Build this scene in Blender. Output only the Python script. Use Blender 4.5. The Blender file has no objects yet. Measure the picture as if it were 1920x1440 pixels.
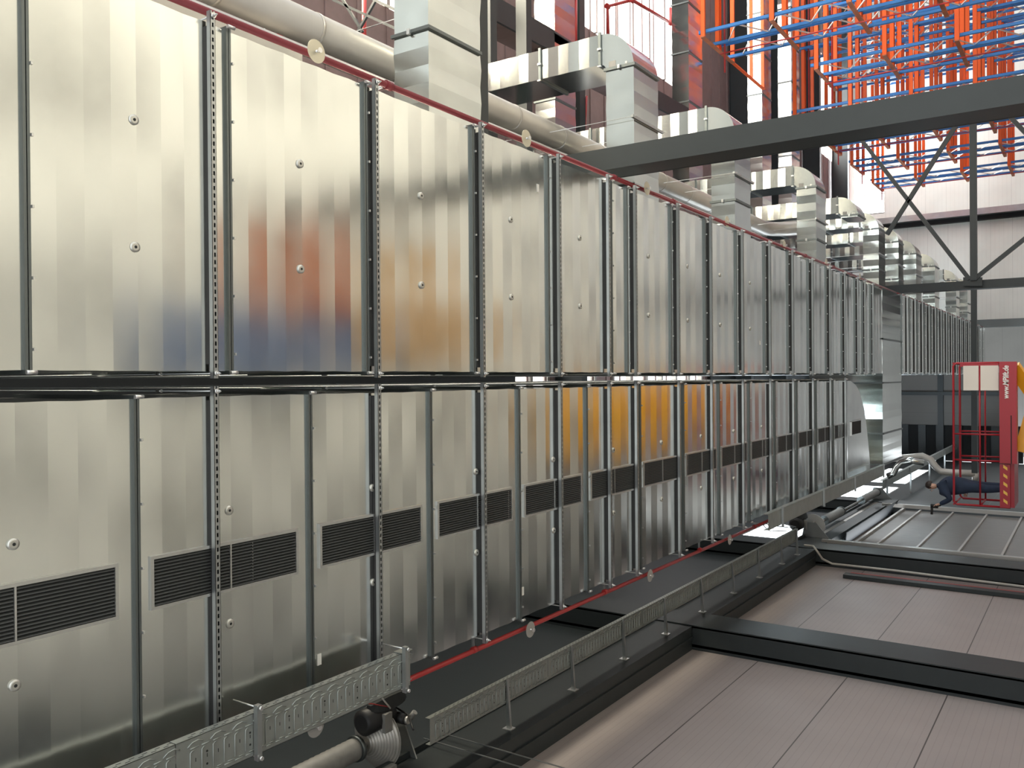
import bpy, bmesh, math, random
from mathutils import Vector, Matrix
random.seed(7)
sc = bpy.context.scene
# ---------------------------------------------------------------- camera
# the phone lies on its side and looks up and along the hall (world: X right, Y along the ducts, Z up)
cam_d = bpy.data.cameras.new('camera'); cam = bpy.data.objects.new('camera', cam_d)
sc.collection.objects.link(cam); sc.camera = cam
F_PX = 1617.78
cam_d.sensor_width = 36.0; cam_d.lens = 36.0*F_PX/1920.0; cam_d.clip_end = 300
RW = Matrix(((-0.00774712, 0.99995269, 0.00588217), (0.5605031, 0.00921375, -0.82810107), (-0.82811609, -0.00311843, -0.56054796)))
CP = Vector((0, 0, 1.6))
cam.matrix_world = Matrix.Translation(CP) @ RW.to_4x4()
def at(px, py, ax, val):                       # point of the plane axis=val seen at a pixel of the 1920x1440 photograph
    r = RW @ Vector((px-960.0, 720.0-py, -F_PX)); return CP + r*((val-CP[ax])/r[ax])
# ---------------------------------------------------------------- light and exposure
W = bpy.data.worlds.new('world'); sc.world = W; W.use_nodes = True
bg = W.node_tree.nodes['Background']; bg.inputs[0].default_value = (0.93, 0.97, 1.0, 1); bg.inputs[1].default_value = 1.9
sc.view_settings.view_transform = 'Standard'; sc.view_settings.look = 'None'
sc.view_settings.exposure = 0.32; sc.view_settings.gamma = 1; sc.view_settings.use_curve_mapping = False
def area(name, loc, rot, sx, sy, power, col):
    l = bpy.data.lights.new(name, 'AREA'); l.shape = 'RECTANGLE'; l.size = sx; l.size_y = sy; l.energy = power; l.color = col
    o = bpy.data.objects.new(name, l); sc.collection.objects.link(o); o.location = loc; o.rotation_euler = rot; return o
area('skylight_over_racks', (14.25, 25.75, 14.28), (0, 0, 0), 7.4, 7.4, 1400, (1, 0.97, 0.92))
area('fill_light_over_aisle', (10.5, 10, 14.28), (0, 0, 0), 4.8, 9.8, 5000, (1, 0.91, 0.71))  # unseen source, added to light the floor mirrored in the ducts
area('fill_light_far', (15.2, 50.5, 14.28), (0, 0, 0), 5.4, 5.8, 1500, (1, 0.98, 0.94))  # added to brighten the white end wall behind the racks
area('window_light_end', (12.25, 56.08, 13.05), (math.radians(-90), 0, 0), 4.6, 1.6, 900, (0.95, 0.98, 1))
for _a, _b in ((25.3, 29.3), (36.2, 41.6), (43.2, 50.0)):
    area('window_light_left', (-5.085, (_a+_b)/2, 9.9), (0, math.radians(-90), 0), 1.9, _b-_a-.1, 75*(_b-_a), (0.78, 0.9, 1))
# ---------------------------------------------------------------- materials
def new_mat(name):
    m = bpy.data.materials.new(name); m.use_nodes = True; nt = m.node_tree
    return m, nt, nt.nodes['Principled BSDF'], nt.nodes.new('ShaderNodeTexCoord')
def mat(name, col, rough=0.5, metal=0.0, var=0.0, vscale=3.0, bump=0.0, bscale=8.0, emit=None, estr=0, vr=.2, stretch=(1,1,1), spec=None):
    m, nt, b, tc = new_mat(name)
    b.inputs['Base Color'].default_value = (*col, 1); b.inputs['Roughness'].default_value = rough; b.inputs['Metallic'].default_value = metal
    if spec is not None: b.inputs['Specular IOR Level'].default_value = spec
    if var > 0 or bump > 0:
        mp = nt.nodes.new('ShaderNodeMapping'); mp.inputs['Scale'].default_value = stretch
        nt.links.new(tc.outputs['Object'], mp.inputs[0])
    if var > 0:
        n = nt.nodes.new('ShaderNodeTexNoise'); n.inputs['Scale'].default_value = vscale; n.inputs['Detail'].default_value = 4
        nt.links.new(mp.outputs[0], n.inputs[0])
        r = nt.nodes.new('ShaderNodeMapRange'); r.inputs[1].default_value = .5-vr; r.inputs[2].default_value = .5+vr
        r.inputs[3].default_value = 1-var; r.inputs[4].default_value = 1+var
        nt.links.new(n.outputs[0], r.inputs[0])
        mx = nt.nodes.new('ShaderNodeVectorMath'); mx.operation = 'SCALE'; mx.inputs[0].default_value = col
        nt.links.new(r.outputs[0], mx.inputs['Scale']); nt.links.new(mx.outputs[0], b.inputs['Base Color'])
    if bump > 0:
        n2 = nt.nodes.new('ShaderNodeTexNoise'); n2.inputs['Scale'].default_value = bscale
        nt.links.new(mp.outputs[0], n2.inputs[0])
        bp = nt.nodes.new('ShaderNodeBump'); bp.inputs['Strength'].default_value = bump; bp.inputs['Distance'].default_value = 0.02
        nt.links.new(n2.outputs[0], bp.inputs['Height']); nt.links.new(bp.outputs[0], b.inputs['Normal'])
    if emit: b.inputs['Emission Color'].default_value = (*emit, 1); b.inputs['Emission Strength'].default_value = estr
    return m
def galv(name, col, rough, wav=0.06):
    m, nt, b, tc = new_mat(name); b.inputs['Metallic'].default_value = 1
    v = nt.nodes.new('ShaderNodeTexVoronoi'); v.inputs['Scale'].default_value = 45
    nt.links.new(tc.outputs['Object'], v.inputs['Vector'])
    bw = nt.nodes.new('ShaderNodeRGBToBW'); nt.links.new(v.outputs['Color'], bw.inputs[0])
    n = nt.nodes.new('ShaderNodeTexNoise'); n.inputs['Scale'].default_value = 1.7; n.inputs['Detail'].default_value = 5
    nt.links.new(tc.outputs['Object'], n.inputs[0])
    ad = nt.nodes.new('ShaderNodeMath'); ad.operation = 'MULTIPLY_ADD'; ad.inputs[1].default_value = 0.05
    nt.links.new(bw.outputs[0], ad.inputs[0]); nt.links.new(n.outputs[0], ad.inputs[2])
    r = nt.nodes.new('ShaderNodeMapRange'); r.inputs[1].default_value = .35; r.inputs[2].default_value = .75; r.inputs[3].default_value = .93; r.inputs[4].default_value = 1.05
    nt.links.new(ad.outputs[0], r.inputs[0])
    mx = nt.nodes.new('ShaderNodeVectorMath'); mx.operation = 'SCALE'; mx.inputs[0].default_value = col
    nt.links.new(r.outputs[0], mx.inputs['Scale']); nt.links.new(mx.outputs[0], b.inputs['Base Color'])
    r2 = nt.nodes.new('ShaderNodeMapRange'); r2.inputs[1].default_value = .3; r2.inputs[2].default_value = .7; r2.inputs[3].default_value = rough*.85; r2.inputs[4].default_value = rough*1.2
    nt.links.new(n.outputs[0], r2.inputs[0]); nt.links.new(r2.outputs[0], b.inputs['Roughness'])
    n2 = nt.nodes.new('ShaderNodeTexNoise'); n2.inputs['Scale'].default_value = 1.3; n2.inputs['Detail'].default_value = 1
    nt.links.new(tc.outputs['Object'], n2.inputs[0])
    bp = nt.nodes.new('ShaderNodeBump'); bp.inputs['Strength'].default_value = wav; bp.inputs['Distance'].default_value = 0.05
    nt.links.new(n2.outputs[0], bp.inputs['Height']); nt.links.new(bp.outputs[0], b.inputs['Normal'])
    return m
M = {}
M['galv'] = galv('galvanised_sheet', (.76, .78, .755), .17)
M['galv2'] = mat('galvanised_sheet_matt', (.62, .65, .63), .15, 1, var=.05, vscale=2.5)
M['flange'] = mat('duct_flange_steel', (.17, .19, .19), .42, .9)
M['rail'] = mat('galvanised_rail', (.45, .47, .47), .38, .9, var=.08)
M['slot'] = mat('dark_slot', (.02, .022, .022), .8)
M['bolt'] = mat('zinc_bolt', (.75, .75, .74), .3, .9)
M['washer'] = mat('cap_steel', (.62, .62, .58), .35, .8)
M['louv'] = mat('grille_blade', (.085, .09, .09), .45, .6)
M['gframe'] = mat('grille_frame', (.62, .63, .62), .3, .9)
M['black'] = mat('black_plastic', (.015, .015, .016), .5)
M['dark'] = mat('near_black_fill', (.012, .014, .015), .8)  # near-black, also stands in for shade and unlit hollows
M['steel'] = mat('anthracite_paint', (.025, .032, .034), .48, 0, var=.06)
M['red'] = mat('sprinkler_red', (.42, .035, .035), .35)
M['red_dark'] = mat('sprinkler_dark_red', (.20, .022, .03), .35)
M['disc'] = mat('heat_shield_disc', (.62, .58, .46), .4, .5)
M['clear'] = mat('pale_plastic_disc', (.34, .33, .31), .35)
M['pipe'] = mat('insulated_pipe_wrap', (.50, .47, .43), .42, .35, var=.06)
M['orange'] = mat('orange_beam_paint', (.85, .12, .015), .4)
M['orange_dim'] = mat('shaded_brown_orange', (.42, .13, .05), .6, var=.2)  # orange dimmed for shade on the floor stack, browner for end ties
M['blue_dim'] = mat('shaded_blue', (.10, .15, .28), .6, var=.2)  # blue dimmed for the shade on the floor stack
M['blue'] = mat('blue_upright_paint', (.035, .20, .55), .4)
M['brace'] = mat('zinc_brace', (.62, .60, .56), .4, .6)
M['tray'] = mat('cable_tray_zinc', (.36, .385, .365), .4, .7, var=.08, vscale=6)
M['liftred'] = mat('lift_red', (.38, .013, .025), .35)
M['yellow'] = mat('lift_yellow', (.85, .42, .01), .4)
M['white'] = mat('white_panel', (.80, .76, .70), .5)
M['label'] = mat('paper_label', (.75, .75, .72), .6)
M['glass_b'] = mat('window_daylight', (.9, .95, 1), .4, emit=(.86, .94, 1.0), estr=5.5)
M['sky_l'] = mat('skylight_panel', (.9, .92, .9), .4, emit=(1, .99, .95), estr=1.6)
M['sky_r'] = mat('added_glow_panel', (.7, .75, .74), .5, emit=(.95, 1, .98), estr=.62)  # added glow behind the camera, mirrored in the branch duct fronts
M['tube'] = mat('grey_tube', (.27, .265, .25), .5, .2, var=.1, vscale=10)
M['alu'] = mat('aluminium_profile', (.50, .48, .45), .4, .6)
M['skin'] = mat('skin', (.55, .33, .24), .55)
M['cloth'] = mat('navy_workwear', (.018, .032, .065), .8, var=.15, vscale=9)
M['hair'] = mat('dark_hair', (.03, .02, .015), .6)
M['conduit'] = mat('grey_conduit', (.50, .49, .45), .45)
M['white_text'] = mat('white_lettering', (.85, .85, .85), .5)
M['hazard'] = mat('hazard_yellow', (.90, .55, .10), .5)
M['doorpane'] = mat('door_panel_dark', (.16, .15, .14), .35, 0, var=.15, vscale=4, stretch=(1, 6, 1))
M['slate'] = mat('grey_sheet', (.10, .11, .12), .6)
M['wood'] = mat('pallet_wood', (.50, .30, .12), .7, var=.2)
M['roof'] = mat('roof_deck', (.22, .155, .15), .6, 0, var=.10)  # tint of bounced orange light is put into this colour
def panel_mat(name, col, ax_seam, pitch, off, fine, seam_dark=.35, fine_amt=.06, ax_fine=None, rough=.5, var=.05):
    # sandwich panels: seams every pitch metres along one axis, fine rolled ribs at the finer pitch
    m, nt, b, tc = new_mat(name); b.inputs['Roughness'].default_value = rough
    sp = nt.nodes.new('ShaderNodeSeparateXYZ'); nt.links.new(tc.outputs['Object'], sp.inputs[0])
    def cyc(ax, p, o, wdt):
        a = nt.nodes.new('ShaderNodeMath'); a.operation = 'ADD'; a.inputs[1].default_value = -o; nt.links.new(sp.outputs[ax], a.inputs[0])
        d = nt.nodes.new('ShaderNodeMath'); d.operation = 'DIVIDE'; d.inputs[1].default_value = p; nt.links.new(a.outputs[0], d.inputs[0])
        f = nt.nodes.new('ShaderNodeMath'); f.operation = 'FRACT'; nt.links.new(d.outputs[0], f.inputs[0])
        l = nt.nodes.new('ShaderNodeMath'); l.operation = 'LESS_THAN'; l.inputs[1].default_value = wdt/p; nt.links.new(f.outputs[0], l.inputs[0])
        return l
    s = cyc(ax_seam, pitch, off, .018); f = cyc(ax_fine if ax_fine is not None else ax_seam, fine, off, .012)
    n = nt.nodes.new('ShaderNodeTexNoise'); n.inputs['Scale'].default_value = .8; n.inputs['Detail'].default_value = 6; nt.links.new(tc.outputs['Object'], n.inputs[0])
    r = nt.nodes.new('ShaderNodeMapRange'); r.inputs[1].default_value = .3; r.inputs[2].default_value = .7; r.inputs[3].default_value = 1-var; r.inputs[4].default_value = 1+var; nt.links.new(n.outputs[0], r.inputs[0])
    m1 = nt.nodes.new('ShaderNodeMath'); m1.operation = 'MULTIPLY_ADD'; m1.inputs[1].default_value = -(1-seam_dark); m1.inputs[2].default_value = 1; nt.links.new(s.outputs[0], m1.inputs[0])
    m2 = nt.nodes.new('ShaderNodeMath'); m2.operation = 'MULTIPLY_ADD'; m2.inputs[1].default_value = -fine_amt; m2.inputs[2].default_value = 1; nt.links.new(f.outputs[0], m2.inputs[0])
    a = nt.nodes.new('ShaderNodeMath'); a.operation = 'MULTIPLY'; nt.links.new(m1.outputs[0], a.inputs[0]); nt.links.new(m2.outputs[0], a.inputs[1])
    c = nt.nodes.new('ShaderNodeMath'); c.operation = 'MULTIPLY'; nt.links.new(a.outputs[0], c.inputs[0]); nt.links.new(r.outputs[0], c.inputs[1])
    mx = nt.nodes.new('ShaderNodeVectorMath'); mx.operation = 'SCALE'; mx.inputs[0].default_value = col
    nt.links.new(c.outputs[0], mx.inputs['Scale']); nt.links.new(mx.outputs[0], b.inputs['Base Color'])
    return m
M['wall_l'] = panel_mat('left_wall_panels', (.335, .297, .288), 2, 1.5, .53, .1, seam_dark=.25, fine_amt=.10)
M['wall_b'] = panel_mat('back_wall_panels', (.76, .79, .74), 2, 1.1, 0, .22, seam_dark=.85, fine_amt=.10)
M['wall_f'] = panel_mat('far_grey_panels', (.30, .30, .29), 2, 1.1, 0, .22, seam_dark=.8, fine_amt=.05)
M['wall_m'] = panel_mat('dim_grey_panels', (.12, .115, .105), 0, 1.1, 0, .22, seam_dark=.8, fine_amt=.1)
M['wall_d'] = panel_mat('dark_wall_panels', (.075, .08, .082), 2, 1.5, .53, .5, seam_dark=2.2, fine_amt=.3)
M['floor'] = mat('concrete_floor', (.49, .485, .465), .45, 0, var=.42, vscale=.55, vr=.10)  # strong patches stand for shadows and clutter mirrored in the ducts
# ---------------------------------------------------------------- mesh helpers
class MB:
    def __init__(s): s.v = []; s.f = []; s.m = []; s.mats = []; s.sm = []
    def mi(s, mt):
        if mt not in s.mats: s.mats.append(mt)
        return s.mats.index(mt)
    def add(s, vs, fs, mt, smooth=False):
        b = len(s.v); s.v += [tuple(v) for v in vs]; k = s.mi(mt)
        for f in fs: s.f.append(tuple(b+i for i in f)); s.m.append(k); s.sm.append(smooth)
        return s
    def box(s, a, b, mt):
        x0, y0, z0 = [min(a[i], b[i]) for i in range(3)]; x1, y1, z1 = [max(a[i], b[i]) for i in range(3)]
        return s.add([(x0,y0,z0),(x1,y0,z0),(x1,y1,z0),(x0,y1,z0),(x0,y0,z1),(x1,y0,z1),(x1,y1,z1),(x0,y1,z1)],
                     [(0,3,2,1),(4,5,6,7),(0,1,5,4),(1,2,6,5),(2,3,7,6),(3,0,4,7)], mt)
    def bar(s, p, q, w, h, mt, up=(0,0,1)):       # rectangular bar between two points
        p = Vector(p); q = Vector(q); d = (q-p).normalized(); u = Vector(up)
        if abs(d.dot(u)) > .95: u = Vector((0,1,0)) if abs(d.y) < .9 else Vector((1,0,0))
        r = d.cross(u).normalized(); u = r.cross(d)
        c = [(-w/2,-h/2),(w/2,-h/2),(w/2,h/2),(-w/2,h/2)]
        vs = [e+r*a+u*b for e in (p, q) for a, b in c]
        return s.add(vs, [(3,2,1,0),(4,5,6,7),(0,1,5,4),(1,2,6,5),(2,3,7,6),(3,0,4,7)], mt)
    def tube(s, pts, r, mt, n=12, caps=True):
        pts = [Vector(p) for p in pts]; rs = r if isinstance(r, (list, tuple)) else [r]*len(pts)
        vs = []; ref = None
        for i, p in enumerate(pts):
            d = (pts[min(i+1, len(pts)-1)]-pts[max(i-1, 0)]).normalized()
            if ref is None: ref = Vector((0,0,1)) if abs(d.z) < .9 else Vector((1,0,0))
            a = (ref-d*ref.dot(d)).normalized(); ref = a; b = d.cross(a)
            vs += [p+(a*math.cos(t)+b*math.sin(t))*rs[i] for t in [2*math.pi*k/n for k in range(n)]]
        fs = [(i*n+k, i*n+(k+1)%n, (i+1)*n+(k+1)%n, (i+1)*n+k) for i in range(len(pts)-1) for k in range(n)]
        s.add(vs, fs, mt, True)
        if caps:
            b = len(s.v)-len(vs); k0 = s.mi(mt)
            s.f.append(tuple(b+k for k in reversed(range(n)))); s.m.append(k0); s.sm.append(False)
            s.f.append(tuple(b+(len(pts)-1)*n+k for k in range(n))); s.m.append(k0); s.sm.append(False)
        return s
    def loft(s, rings, mt, caps=True):
        n = len(rings[0]); vs = [v for r in rings for v in r]
        fs = [(i*n+k, i*n+(k+1)%n, (i+1)*n+(k+1)%n, (i+1)*n+k) for i in range(len(rings)-1) for k in range(n)]
        if caps: fs += [tuple(reversed(range(n))), tuple((len(rings)-1)*n+k for k in range(n))]
        return s.add(vs, fs, mt)
    def build(s, name, parent=None, loc=None, bevel=0):
        me = bpy.data.meshes.new(name)
        o = bpy.data.objects.new(name, me); sc.collection.objects.link(o)
        off = Vector((0,0,0))
        if parent is not None: o.parent = parent
        if loc is not None: off = Vector(loc)
        base = Vector((0,0,0)); q = parent
        while q is not None: base += q.location; q = q.parent
        o.location = off-base if loc is not None else Vector((0,0,0))
        sh = off if loc is not None else base
        me.from_pydata([tuple(Vector(v)-sh) for v in s.v], [], s.f)
        for mt in s.mats: me.materials.append(M[mt])
        me.polygons.foreach_set('material_index', s.m); me.polygons.foreach_set('use_smooth', s.sm)
        bm = bmesh.new(); bm.from_mesh(me); bmesh.ops.recalc_face_normals(bm, faces=bm.faces); bm.to_mesh(me); bm.free(); me.update()
        if bevel:
            md = o.modifiers.new('bevel', 'BEVEL'); md.width = bevel; md.segments = 2; md.limit_method = 'ANGLE'
        return o
def tag(o, label=None, cat=None, group=None, kind=None):
    if label: o['label'] = label
    if cat: o['category'] = cat
    if group: o['group'] = group
    if kind: o['kind'] = kind
    return o
def thing(name, loc, label, cat, group=None):
    o = bpy.data.objects.new(name, None); sc.collection.objects.link(o); o.location = loc; o.empty_display_size = .1
    return tag(o, label, cat, group)
def struct(name, mb): return tag(mb.build(name), kind='structure')
def copy_tree(o, parent=None):
    c = o.copy(); sc.collection.objects.link(c); c.parent = parent
    for ch in list(o.children): copy_tree(ch, c)
    return c
def arc(c, r, a0, a1, n, e1, e2):
    c = Vector(c); e1 = Vector(e1); e2 = Vector(e2)
    return [c+(e1*math.cos(a)+e2*math.sin(a))*r for a in [a0+(a1-a0)*i/n for i in range(n+1)]]
# ================================================================ SETTING
mb = MB(); mb.box((-5.3,-6,-.2), (32,72,0), 'floor'); struct('floor', mb)
# left wall: high sandwich panels, dim dock zone low down, window band high up
mb = MB()
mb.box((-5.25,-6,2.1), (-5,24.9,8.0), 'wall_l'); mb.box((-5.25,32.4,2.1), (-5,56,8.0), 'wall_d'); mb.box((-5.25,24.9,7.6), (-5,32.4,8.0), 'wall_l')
struct('wall_left', mb)
mb = MB(); mb.box((-5.25,-6,0), (-5,24.9,2.1), 'steel'); mb.box((-5.25,32.4,0), (-5,56,2.1), 'steel'); tag(mb.build('baseboard_left'), kind='structure')
mb = MB(); WZ0, WZ1 = 8.9, 10.9; wins = [(25.3, 29.3), (36.2, 41.6), (43.2, 50.0)]   # the lamps behind these panes are set at the top
mb.box((-5.25,-6,8.0), (-5,56,WZ0), 'steel'); mb.box((-5.25,-6,WZ1), (-5,56,14.2), 'steel')
ys = [-6]+[y for w in wins for y in w]+[56]
for i in range(0, len(ys), 2): mb.box((-5.25,ys[i],WZ0), (-5,ys[i+1],WZ1), 'steel')
tag(mb.build('wall_left'), kind='structure')
for i, (a, b) in enumerate(wins):
    r = bpy.data.objects.new('window_%d' % (i+1), None); sc.collection.objects.link(r); r.location = (-5.1, a, WZ0); tag(r, kind='structure')
    m1 = MB(); m1.box((-5.14,a,WZ0), (-5.10,b,WZ1), 'glass_b'); m1.build('window_glass', r)
    m2 = MB()
    for k in range(5):
        y = a+(b-a)*k/4; m2.box((-5.09,y-.03,WZ0), (-4.99,y+.03,WZ1), 'alu')
    for z in (WZ0, WZ1): m2.box((-5.09,a,z-.03), (-4.99,b,z+.03), 'alu')
    m2.build('window_frame', r)
# roof with skylight openings; the aisle, far and rear ones are added light sources
sky = [(10.5,22.0,18.0,29.5), (-.9,18.6,.9,20.3), (-.9,21.6,.9,23.0), (-.9,24.2,.9,31.5), (8.0,5.0,13.0,15.0), (12.4,47.5,18.0,53.5), (3.0,-5.0,17.0,.8)]
mb = MB(); xs = sorted({-5.25, 32}|{s[0] for s in sky}|{s[2] for s in sky}); yy = sorted({-6., 72.}|{s[1] for s in sky}|{s[3] for s in sky})
for i in range(len(xs)-1):
    for j in range(len(yy)-1):
        cx = (xs[i]+xs[i+1])/2; cy = (yy[j]+yy[j+1])/2
        if not any(s[0] < cx < s[2] and s[1] < cy < s[3] for s in sky): mb.box((xs[i],yy[j],14.2), (xs[i+1],yy[j+1],14.35), 'roof')
y = -5.9
while y < 56: mb.box((-5,y,14.17), (32,y+.06,14.2), 'roof'); y += .9
mb.box((-2.7,-5.9,13.95), (2.6,18.4,14.0), 'dark'); mb.box((-2.7,32,13.95), (2.6,55.9,14.0), 'dark')  # dark sheets added to blacken the gap between the ducts
struct('ceiling', mb)
mb = MB(); mb.box((-5.25,-6.2,8.5), (32,-6,14.2), 'wall_f'); struct('wall_front', mb)  # upper wall behind the camera, added so the ducts mirror less sky
for i, s in enumerate(sky):
    r = bpy.data.objects.new('window_%d' % (i+5), None); sc.collection.objects.link(r); r.location = (s[0], s[1], 14.3); tag(r, kind='structure')
    m1 = MB(); m1.box((s[0],s[1],14.30), (s[2],s[3],14.34), 'sky_l' if s[1] > 0 else 'sky_r'); m1.build('skylight_panel', r)
    m2 = MB(); n = max(2, int((s[3]-s[1])/1.1))
    for k in range(n+1):
        y = s[1]+(s[3]-s[1])*k/n; m2.box((s[0],y-.05,14.12), (s[2],y+.05,14.29), 'alu')
    m2.build('skylight_frame', r)
# end walls
mb = MB(); mb.box((9.45,56,0), (9.9,56.25,14.2), 'wall_b'); mb.box((9.9,56,0), (32,56.25,12.2), 'wall_b'); mb.box((14.6,56,12.2), (32,56.25,14.2), 'wall_b'); mb.box((9.9,56,13.9), (14.6,56.25,14.2), 'wall_b')
struct('wall_back', mb)
mb = MB(); mb.box((3.1,56.7,0), (9.6,56.95,14.2), 'wall_b'); struct('wall_back', mb)
mb = MB(); mb.box((9.2,55.85,0), (9.55,56.3,14.2), 'rail'); mb.box((8.95,56.3,0), (9.2,56.69,14.2), 'dark'); tag(mb.build('trim_1'), kind='structure')  # flashing, with its shadow line built as a near-black strip
mb = MB(); mb.box((2.75,56.3,0), (3.2,57.0,14.2), 'flange'); tag(mb.build('trim_2'), kind='structure')
mb = MB(); mb.box((-5.25,64,0), (3.1,64.2,14.2), 'wall_f'); struct('wall_far', mb)
mb = MB(); mb.box((-2.9,56,6.0), (.15,56.15,12), 'wall_m'); mb.box((-2.9,55.85,9.0), (.15,56,9.3), 'steel'); mb.box((-1.15,55.8,6.0), (-.95,56,12), 'steel')
struct('wall_back', mb)
mb = MB()
for k in range(7): mb.box((-5,55.9,5.2+k*.95), (-2.9,56.1,5.6+k*.95), 'steel')
mb.box((-5,56.2,5), (-2.9,56.4,12.5), 'dark'); struct('wall_back', mb)
r = bpy.data.objects.new('added_dark_door', None); sc.collection.objects.link(r); r.location = (6.2, 56.6, 0); tag(r, kind='structure')  # dark door added out of view, mirrored contrast for the duct bands
m1 = MB(); m1.box((3.8,56.6,0), (8.6,56.69,4.3), 'dark'); m1.build('door_leaf', r)
m1 = MB(); m1.box((3.6,56.55,0), (3.8,56.69,4.5), 'steel'); m1.box((8.6,56.55,0), (8.8,56.69,4.5), 'steel'); m1.box((3.6,56.55,4.3), (8.8,56.69,4.5), 'steel'); m1.build('door_frame', r)
r = bpy.data.objects.new('window_4', None); sc.collection.objects.link(r); r.location = (9.9, 56, 12.2); tag(r, kind='structure')
m1 = MB(); m1.box((9.9,56.1,12.2), (14.6,56.14,13.9), 'glass_b'); m1.build('window_glass', r)
m2 = MB()
for k in range(5): m2.box((9.9+k*1.175-.03,56,12.2), (9.9+k*1.175+.03,56.1,13.9), 'alu')
m2.build('window_frame', r)
# ================================================================ STEEL
def hsec(mb, x0, y0, x1, y1, z0, z1, mt='steel', t=.025):     # column, flanges facing -Y and +Y, closed by side plates
    mb.box((x0,y0,z0), (x1,y0+t,z1), mt); mb.box((x0,y1-t,z0), (x1,y1,z1), mt); mb.box((x0+.004,y0+t,z0), (x0+.02,y1-t,z1), mt); mb.box((x1-.02,y0+t,z0), (x1-.004,y1-t,z1), mt)
c = thing('steel_column', (2.9,10.7,0), 'large anthracite steel column right of the upper duct, nearest and broadest', 'column')
m = MB(); hsec(m, 2.9,10.7,3.2,11.26,0,14.1); m.build('shaft', c); m = MB(); m.box((2.75,10.55,0), (3.35,11.4,.04), 'steel'); m.build('base_plate', c)
c = thing('steel_column', (2.84,32,0), 'slim dark steel column at the far end where the cross bracing meets', 'column')
m = MB(); hsec(m, 2.84,32,3.12,32.4,0,14.1); m.build('shaft', c); m = MB(); m.box((2.7,31.9,0), (3.3,32.5,.04), 'steel'); m.build('base_plate', c)
# braced frame of the far bay, in the plane Y=32
YB = 31.86
c = thing('cross_bracing', (2.98,YB,4.85), 'dark crossed bracing bars in front of the white end wall', 'bracing')
def bpt(px, py): return at(px, py, 1, YB)
m = MB(); a = bpt(1822,228); a.x = 9; m.bar((9.0,YB,4.9), (3.1,YB,4.9), .2, .2, 'steel'); m.bar((2.8,YB,4.9), (-3.2,YB,4.9), .17, .17, 'steel'); m.build('horizontal_strut', c)
node = bpt(1822,527)
for p, q in [((1598,240),(1818,524)), ((1815,200),(1663,440)), ((1826,524),(1926,444)), ((1880,205),(1935,262))]:
    m = MB(); m.bar(bpt(*p), bpt(*q), .13, .13, 'steel'); m.build('diagonal', c)
m = MB(); g = [bpt(1806,520), bpt(1842,520), bpt(1842,536), bpt(1806,536)]
m.loft([[v+Vector((0,-.02,0)) for v in g], [v+Vector((0,.02,0)) for v in g]], 'steel'); m.build('gusset_plate', c)
# left side columns and eaves beams
for (y0, y1, lab) in [(5.1, 5.98, 'anthracite steel column on the left wall, nearest of the row'), (14.95, 15.82, 'anthracite steel column between the two bays of beige wall panels'), (23.4, 24.3, 'anthracite steel column beside the cable conduit and red strip'), (33.2, 34.1, 'anthracite steel column beyond the sectional door')]:
    c = thing('steel_column', (-5,y0,0), lab, 'column')
    m = MB(); m.box((-5,y0,0), (-4.9,y1,14.1), 'steel'); m.box((-4.9,(y0+y1)/2-.3,0), (-4.6,(y0+y1)/2+.3,14.1), 'steel'); m.box((-4.95,y0,0), (-4.57,y0+.05,14.1), 'steel')
    m.box((-4.6,y0,0), (-4.55,y1,14.1), 'steel'); m.build('shaft', c)
    m = MB(); m.box((-5,y0-.05,0), (-4.45,y1+.05,.04), 'steel'); m.build('base_plate', c)
for (y0, y1, lab) in [(5.98, 14.93, 'long dark eaves beam under the cable tray, above the nearest beige panels'), (15.84, 23.38, 'dark eaves beam above the second bay of beige panels'), (24.32, 33.18, 'dark lintel beam above the sectional door')]:
    o = MB().box((-5,y0,7.76), (-4.57,y1,7.79), 'steel').box((-4.6,y0,7.79), (-4.57,y1,8.5), 'steel').box((-4.95,y0,7.79), (-4.92,y1,8.5), 'steel').box((-5,y0,8.5), (-4.5,y1,8.54), 'steel').box((-4.78,y0,7.73), (-4.75,y1,7.757), 'steel').build('eaves_beam')
    tag(o, lab, 'beam')
# cross beams and purlins of the roof
for i, y in enumerate([8.4, 20.8, 34.8, 39.6, 45.6, 51.6]):
    if i == 0:
        m = MB(); m.box((2.75,8.02,7.5), (14,8.14,7.9), 'steel'); m.box((2.75,7.95,7.46), (14,8.21,7.5), 'steel')
        tag(m.build('steel_beam'), 'dark steel crossbeam just behind the nearest branch duct', 'beam'); continue
    m = MB(); m.box((-4.9,y-.02,13.3), (31,y+.02,14.1), 'steel'); m.box((-4.9,y-.15,13.26), (31,y+.15,13.3), 'steel'); m.box((-4.9,y-.15,14.1), (31,y+.15,14.12), 'steel')
    tag(m.build('roof_beam'), 'dark steel roof beam running across the hall above the ducts', 'beam', 'roof beams')
# upright service frame behind the vertical ducts: long dark girder with tall posts
c = thing('roof_girder', (8.3,14,13), 'mauve grey girder running along the hall behind the first vertical duct', 'girder')
m = MB(); m.bar((7.6,13.6,12.3), (8.0,27.5,12.3), .12, .9, 'roof'); m.build('web', c)
m = MB(); m.bar((7.6,13.6,11.83), (8.0,27.5,11.83), .5, .06, 'steel'); m.build('flange', c)
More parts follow.
